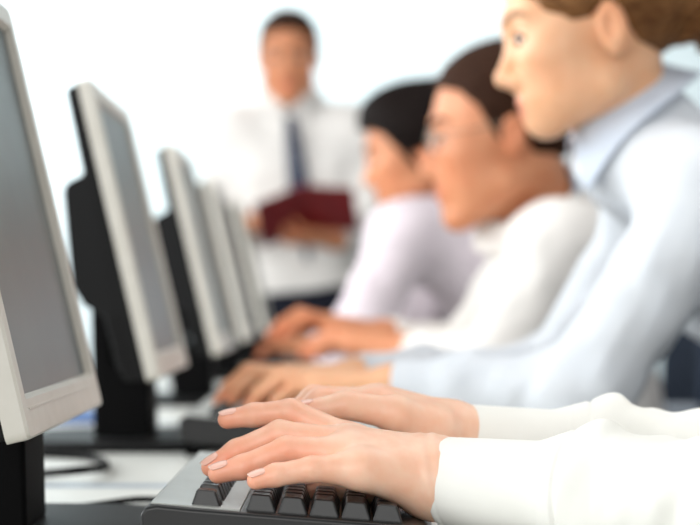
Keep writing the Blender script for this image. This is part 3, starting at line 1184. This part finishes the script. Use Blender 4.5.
    lo, hi = bounds([P[k] for k in P if k[:3] in ('hip', 'kn_', 'an_')] + [P['waist'] + L * .1, P['waist'] - L * .1], .15)
    link_mesh('trousers', np_mesh('trousers', [polygonize(tf, lo, hi, .006, project=1)], base), M[trouser], body)
    for sd in 'lr':
        an, toe = P['an_' + sd], P['toe_' + sd]
        heel = an - nrm((toe - an) * np.array([1, 1, 0])) * .035
        sfld = U(.02, cap(np.array([heel[0], heel[1], .036]), np.array([toe[0], toe[1], .034]), .036, .034), cap(an, np.array([toe[0], toe[1], .04]) * .5 + an * .5, .045, .038))
        sfld = INT(sfld, plane((0, 0, .002), (0, 0, -1)), .003)
        sfld = INT(sfld, plane((0, 0, .095), (0, 0, 1)), .004)
        lo, hi = bounds([heel, toe, an], .06)
        link_mesh('shoe', np_mesh('shoe', [polygonize(sfld, lo, hi, .005)], base), M['shoe'], body)

    # ---------------- hair, eyes, brows
    hf = H.hair(hair_style)
    c0 = H.p(-.02, 0, .04)
    lo, hi = c0 - .19 * H.k, c0 + .19 * H.k
    link_mesh('hair', np_mesh('hair', [polygonize(hf, lo, hi, .0032)], base), M[hair_mat], body)
    ef = H.front(.032, .008)
    for sg in (-1, 1):
        ec = (ef - .0112, sg * .032, .008)
        ey = H.e(ec, (.0136, .0142, .0058))
        lo, hi = H.p(*ec) - .022, H.p(*ec) + .022
        eo = link_mesh('eye', np_mesh('eye', [polygonize(ey, lo, hi, .0018)], base), M['eye'], body)
        ir = H.e((ef - .0004, sg * .0325, .0062), (.0036, .0066, .0056))
        link_mesh('iris', np_mesh('iris', [polygonize(ir, lo, hi, .0014)], base), M['iris'], eo)
        lp = [(H.front(sg * y, z) + .0006, sg * y, z) for y, z in ((.019, .008), (.025, .0125), (.033, .0140), (.040, .0125), (.0465, .007))]
        lf = U(.002, *[H.cp(p, q, .0019) for p, q in zip(lp, lp[1:])])
        link_mesh('lash_line', np_mesh('lash_line', [polygonize(lf, lo - .012, hi + .012, .0014)], base), M['hair_dark'], eo)
        bp_ = [(H.front(sg * y, z) + .0004, sg * y, z) for y, z in ((.012, .029), (.022, .0335), (.034, .036), (.044, .034), (.052, .028))]
        rr_ = [.0030, .0034, .0034, .0028, .0016]
        br = U(.003, *[H.cp(p, q, r1, r2) for p, q, r1, r2 in zip(bp_, bp_[1:], rr_, rr_[1:])])
        lo, hi = H.p(.07, sg * .032, .033) - .045, H.p(.07, sg * .032, .033) + .045
        link_mesh('eyebrow', np_mesh('eyebrow', [polygonize(br, lo, hi, .0016)], base), M['brow' if hair_mat == 'hair_blonde' else hair_mat], body)
    if nails:
        for sd in 'lr':
            up0 = P.get('nail_up_' + sd, UP)
            for f in joints[sd][0] + [joints[sd][1]]:
                a, t, r = f[2][0], f[3][0], f[3][1]
                dv = nrm(t - a)
                nail_mesh(body, base, t - dv * .0006, dv, up0, r * .86, r * 1.95, r * 1.03)
    return body, base, joints


def _perp(d):
    a = np.array([0, 0, 1.0])
    b1 = nrm(a - d * (a @ d))
    return b1, np.cross(d, b1)


LF = np.array([-1.0, 0, 0]); LL = np.array([0, -1.0, 0])      # seated people face -x, their left is towards the viewer
A = lambda *v: np.array(v, float)


def seated(Y, neck, chest, waist, pelvis, sh_dx, shz, el_l, wr_l, el_r, wr_r, head, shw=.17, **kw):
    P = dict(F=LF, L=LL, neck=A(neck[0], Y, neck[1]), chest=A(chest[0], Y, chest[1]), waist=A(waist[0], Y, waist[1]), pelvis=A(pelvis[0], Y, pelvis[1]), head=head)
    P['sh_l'] = A(sh_dx, Y - shw, shz); P['sh_r'] = A(sh_dx, Y + shw, shz)
    P['el_l'] = A(*el_l); P['wr_l'] = A(*wr_l); P['el_r'] = A(*el_r); P['wr_r'] = A(*wr_r)
    px = pelvis[0]
    kx = max(px - .43, -.02)
    for sd, s in (('l', -1), ('r', 1)):
        P['hip_' + sd] = A(px - .02, Y + s * .085, .545)
        P['kn_' + sd] = A(px - .42, Y + s * .10, .545)
        P['an_' + sd] = A(px - .40, Y + s * .10, .105)
        P['toe_' + sd] = A(px - .54, Y + s * .11, .045)
    P.update(kw)
    return P


# ---- 1. the typist in the foreground (only forearms and hands fall in the frame)
ld = 1.200


def fj(lst, rr):
    return [(at(x, y, d), r) for (x, y, d), r in zip(lst, rr)]


left = [
    fj([(350, 444, 1.232), (291, 412, 1.236), (254, 415, 1.236), (227, 419.5, 1.236)], (.0120, .0083, .0074, .0060)),
    fj([(348, 447, 1.212), (280, 434, 1.212), (237, 452, 1.210), (211, 467, 1.208)], (.0122, .0086, .0078, .0062)),
    fj([(350, 456, 1.192), (287, 450, 1.190), (243, 467, 1.188), (218, 473.5, 1.187)], (.0120, .0084, .0074, .0062)),
    fj([(362, 470, 1.174), (312, 469, 1.168), (276, 475, 1.165), (256, 480.5, 1.163)], (.0115, .0076, .0068, .0056))]
lthumb = fj([(418, 476, 1.228), (372, 482, 1.250), (335, 487, 1.258), (306, 490, 1.258)], (.0165, .0120, .0098, .0078))
WL = at(446, 482, 1.198)
lcarp = [at(424, 472, 1.212), at(424, 472, 1.206), at(422, 476, 1.198), at(420, 480, 1.190)]
right = [
    fj([(378, 404, 1.318), (320, 400, 1.318), (284, 428, 1.318), (274, 450, 1.318)], (.0104, .0084, .0078, .0064)),
    fj([(376, 403, 1.340), (314, 398, 1.342), (276, 428, 1.342), (264, 450, 1.342)], (.0106, .0086, .0078, .0064)),
    fj([(380, 404, 1.362), (322, 399, 1.366), (284, 424, 1.366), (272, 446, 1.366)], (.0104, .0084, .0076, .0064)),
    fj([(390, 408, 1.384), (342, 403, 1.390), (308, 424, 1.392), (296, 444, 1.392)], (.0100, .0076, .0068, .0056))]
rthumb = fj([(430, 434, 1.312), (396, 414, 1.292), (346, 405, 1.286), (302, 413, 1.284)], (.0165, .0112, .0092, .0074))
WR = at(460, 444, 1.345)
rcarp = [at(444, 434, 1.330), at(444, 433, 1.340), at(444, 433, 1.350), at(444, 434, 1.358)]


def crease_left(Q):
    # fine folds over the finger joints and the outer edge of the wrist
    d = np.zeros(len(Q), F32)
    for f in left:
        for a, b_, c_, amp in ((0, 1, 2, .00022), (1, 2, 3, .00016)):
            j = f[b_][0]; ax = nrm(f[c_][0] - f[a][0])
            t = ((Q - j.astype(F32)) @ ax.astype(F32))
            up_ = np.clip((Q[:, 2] - j[2]) / .006, 0, 1)
            rr = np.linalg.norm(Q - j.astype(F32), axis=1)
            d += amp * up_ * np.clip(1 - rr / .013, 0, 1) * (1 + np.cos(t * 2 * math.pi / .0024))
    t = (Q - WL.astype(F32)) @ A(1, 0, .12).astype(F32)
    m = np.exp(-((t + .006) / .010) ** 2)
    d += .00030 * m * np.cos(t * 2 * math.pi / .0085)
    return d.astype(F32)


headN = Head((.46, 1.28, 1.17), LF, LL, 14, 1.0)
P1 = seated(1.28, (.55, 1.06), (.60, .92), (.68, .73), (.72, .56), .585, 1.02,
            (.280, 1.068, .780), tuple(WL), (.335, 1.335, .776), tuple(WR), headN, shw=.165,
            hand_l=(left, lthumb, lcarp, 1.0), hand_r=(right, rthumb, rcarp, 1.0), cuff_len=.086, fold=1.7, cuff_r=.0272,
            crease_l=crease_left, nail_up_l=A(0, -.25, 1), hand_scale=.93)
pb, base1, jn = build_person('typist in a white shirt nearest the viewer, only forearms and sharp hands in view', P1, 'skin', 'white_shirt', 'trouser', 'pulled', 'hair_brown', female=True, res=.0048, hand_res=.0009, nails=True)
# cuff stitching seams
for Wr, Eb, hsx in ((WL, P1['el_l'], .93), (WR, P1['el_r'], .93)):
    pass

# ---- 2. woman in pale blue
hd = Head(at(604, 25, 2.00) + A(0, .075, 0), LF, LL, 12, 1.0)
P2 = seated(2.12, (.316, 1.066), (.480, .925), (.65, .745), (.73, .56), .368, .990,
            (.238, 1.985, .800), tuple(at(396, 388, 2.04)), (.245, 2.30, .80), tuple(at(358, 380, 2.20)), hd, shw=.158, collar_k=1.25,
            hand_scale=.95, fold=1.0, collar_gap=.42, notch=.030, shirt_infl=.005, collar_axis=A(-.62, 0, .78), collar_at=A(.321, 2.12, 1.066))
build_person('blonde woman in a pale blue shirt with a low bun, typing in profile', P2, 'skin_woman', 'blue_shirt', 'trouser', 'pulled', 'hair_blonde', female=True, res=.0040, collar_mat='blue_collar')

# ---- 3. man with glasses
hm = Head(at(508, 137, 2.70) + A(0, .08, 0), LF, LL, 6, 1.08, True)
P3 = seated(2.84, (.275, 1.005), (.315, .87), (.335, .70), (.36, .56), .30, .955,
            (.20, 2.66, .79), tuple(at(416, 352, 2.78)), (.18, 3.03, .79), tuple(at(386, 338, 2.95)), hm, shw=.185,
            hand_scale=1.08, fold=1.0)
p3, b3, _ = build_person('brown-haired man with thin glasses and a white shirt, seated behind the blonde woman', P3, 'skin_tan', 'off_white_shirt', 'trouser', 'short', 'hair_brown', res=.0046)
b = bmesh.new()
for sg in (-1, 1):
    ring = [hm.p(.099 - .006 * abs(math.cos(t)) * (1 if math.cos(t) * sg > 0 else 0), sg * .033 + .024 * math.cos(t), .008 + .016 * math.sin(t)) - b3 for t in [2 * math.pi * i / 28 for i in range(28)]]
    tube(b, [Vector(v) for v in ring], .0011, 6, closed=True)
    tube(b, [Vector(hm.p(.093, sg * .057, .012) - b3), Vector(hm.p(.05, sg * .073, .014) - b3), Vector(hm.p(.0, sg * .080, .020) - b3), Vector(hm.p(-.02, sg * .081, .006) - b3)], .0011, 6)
tube(b, [Vector(hm.p(.099, -.009, .012) - b3), Vector(hm.p(.103, 0, .015) - b3), Vector(hm.p(.099, .009, .012) - b3)], .0011, 6)
gl = obj('eyeglasses', b, M['wire'], p3, smooth=True)
for sg in (-1, 1):
    b = bmesh.new()
    pts = [Vector(hm.p(.0975 - .005 * abs(math.cos(t)) * (1 if math.cos(t) * sg > 0 else 0), sg * .033 + .0235 * math.cos(t), .008 + .0155 * math.sin(t)) - b3) for t in [2 * math.pi * i / 28 for i in range(28)]]
    prism(b, pts, tuple(hm.x * .0015))
    obj('lens', b, M['lens'], gl)

# ---- 4. dark-haired person in lilac
h4 = Head(at(418, 152, 3.70) + A(0, .07, 0), LF, LL, 14, 1.0)
P4 = seated(3.80, (.21, 1.055), (.315, .91), (.40, .72), (.44, .56), .235, 1.00,
            (-.005, 3.56, .80), (-.055, 3.78, .80), (.10, 4.0, .79), (-.02, 4.0, .80), h4, shw=.155, hand_scale=.95)
P4['sh_l'] = A(.105, 3.65, 1.005)
P4['hdir_l'] = A(-.6, .5, 0)
build_person('dark-haired person in a pale lilac shirt, leaning in beyond the man with glasses', P4, 'skin_tan', 'lilac_shirt', 'trouser', 'dark_up', 'hair_dark', female=True, res=.0050)

# ---- 5. standing man
SF = A(0, -1.0, 0); SL = A(1.0, 0, 0)
YS = 5.42
hs_ = Head((-.172, YS - .04, 1.555), SF, SL, 8, 1.06, True)
P5 = dict(F=SF, L=SL, neck=A(-.168, YS, 1.415), chest=A(-.155, YS, 1.24), waist=A(-.125, YS, 1.02), pelvis=A(-.11, YS, .89), head=hs_,
          sh_l=A(.015, YS, 1.36), sh_r=A(-.335, YS, 1.36),
          el_l=A(.055, YS - .06, 1.095), wr_l=A(-.03, YS - .285, 1.045), el_r=A(-.365, YS - .04, 1.095), wr_r=A(-.275, YS - .23, 1.09),
          hip_l=A(-.02, YS, .86), hip_r=A(-.20, YS, .86), kn_l=A(.0, YS, .48), kn_r=A(-.21, YS, .48), an_l=A(.01, YS + .02, .105), an_r=A(-.22, YS + .02, .105),
          toe_l=A(.03, YS - .14, .045), toe_r=A(-.24, YS - .14, .045), hand_scale=1.05, collar_gap=.12, notch=.006,
          hdir_l=A(-.85, -.35, .10), hup_l=A(.1, -.6, -.8), hdir_r=A(.9, -.12, .05), hup_r=A(-.1, -.6, -.8), hem=.2)
p5, b5, _ = build_person('man standing at the far end in white shirt and dark tie, reading', P5, 'skin_tan', 'off_white_shirt', 'trouser', 'short', 'hair_brown', res=.0055)
# tie
b = bmesh.new()
tie = [(-.022, 1.405), (.022, 1.405), (.016, 1.365), (.036, 1.06), (.0, .99), (-.036, 1.06), (-.016, 1.365)]
fr = lambda z: YS - (.118 + .02 * math.sin(max(0, min(1, (1.42 - z) / .35)) * math.pi) - .055 * max(0, (z - 1.30) / .11))
rows = []
for z, hw in ((1.418, .016), (1.40, .022), (1.372, .015), (1.36, .017), (1.30, .022), (1.22, .028), (1.14, .033), (1.06, .036), (1.02, .022), (.985, .001)):
    cx = -.168 + (.055) * (1.415 - z) / .42
    rows.append([b.verts.new(Vector((cx + s * hw, fr(z) - dy, z)) - Vector(b5)) for s, dy in ((-1, 0), (0, .008), (1, 0), (1, -.006), (-1, -.006))])
for r0_, r1_ in zip(rows, rows[1:]):
    for i in range(5):
        b.faces.new([r0_[i], r0_[(i + 1) % 5], r1_[(i + 1) % 5], r1_[i]])
b.faces.new(rows[0]); b.faces.new(list(reversed(rows[-1])))
obj('tie', b, M['tie'], p5)

# ---- red folder in the standing man's hands
fc = Vector((-.115, YS - .38, 1.128))
t = empty('folder', tuple(fc), 'open dark red folder held up by the standing man', 'folder')
def cover(rz, sgn, name, m, w_, h_, th, off, parent):
    Mx = Matrix.Rotation(math.radians(-9), 4, 'Y') @ Matrix.Rotation(math.radians(52), 4, 'X') @ Matrix.Rotation(math.radians(rz), 4, 'Z')
    bb = bmesh.new()
    x0, x1 = (0.003, w_) if sgn > 0 else (-w_, -0.003)
    box(bb, x0, x1, off, off + th, -h_ / 2, h_ / 2, Mx)
    return obj(name, bb, m, parent, bevel=.001)
cl_ = cover(16, -1, 'cover', M['red'], .135, .175, .004, 0, t)
cr_ = cover(-16, 1, 'cover', M['red'], .135, .175, .004, 0, t)
cover(16, -1, 'page_block', M['paper'], .115, .155, .006, .0045, t)
cover(-16, 1, 'page_block', M['paper'], .115, .155, .006, .0045, t)
Mx = Matrix.Rotation(math.radians(-9), 4, 'Y') @ Matrix.Rotation(math.radians(52), 4, 'X')
b = bmesh.new(); box(b, -.005, .005, -.002, .003, -.0875, .0875, Mx); obj('spine', b, M['red'], t)

# ------------------------------------------------------------------ chairs
ch0 = make_chair()
ch = [(.74, 1.28, 'slate blue office chair of the foreground typist, out of the right edge', 0),
      (.745, 2.12, 'slate blue office chair under the blonde woman in pale blue', 0),
      (.385, 2.84, 'slate blue office chair under the man with glasses', 0),
      (.465, 3.80, 'slate blue office chair with grey armrest, under the dark-haired person', 0),
      (.10, 4.72, 'empty slate blue office chair at the last monitor, beyond the dark-haired person', 0)]
for i, (x, y, lb, rz) in enumerate(ch):
    o = ch0 if i == 0 else copy_tree(ch0)
    o.location = (x, y, 0)
    o['label'] = lb

# ------------------------------------------------------------------ small things on the desks
t = empty('booklet_stack', (-.335, 2.47, DZ), 'small blue and white booklets lying behind the second monitor, left of its stand', 'booklet')
b = bmesh.new(); box(b, -.04, .035, -.07, .07, 0, .010); obj('page_block', b, M['paper'], t)
b = bmesh.new(); box(b, -.042, .037, -.072, .072, .0102, .021); obj('cover', b, M['bluecover'], t, bevel=.001)

b = bmesh.new()
tube(b, spline([(-.36, 1.72, DZ + .004), (-.30, 1.78, DZ + .004), (-.245, 1.74, DZ + .012), (-.235, 1.86, DZ + .005), (-.27, 1.98, DZ + .004), (-.36, 2.03, DZ + .004)], 10), .004, 8)
o = obj('power_cable', b, M['black_matte'], smooth=True)
tag(o, 'black cable looping on the desk behind the nearest monitor', 'cable')
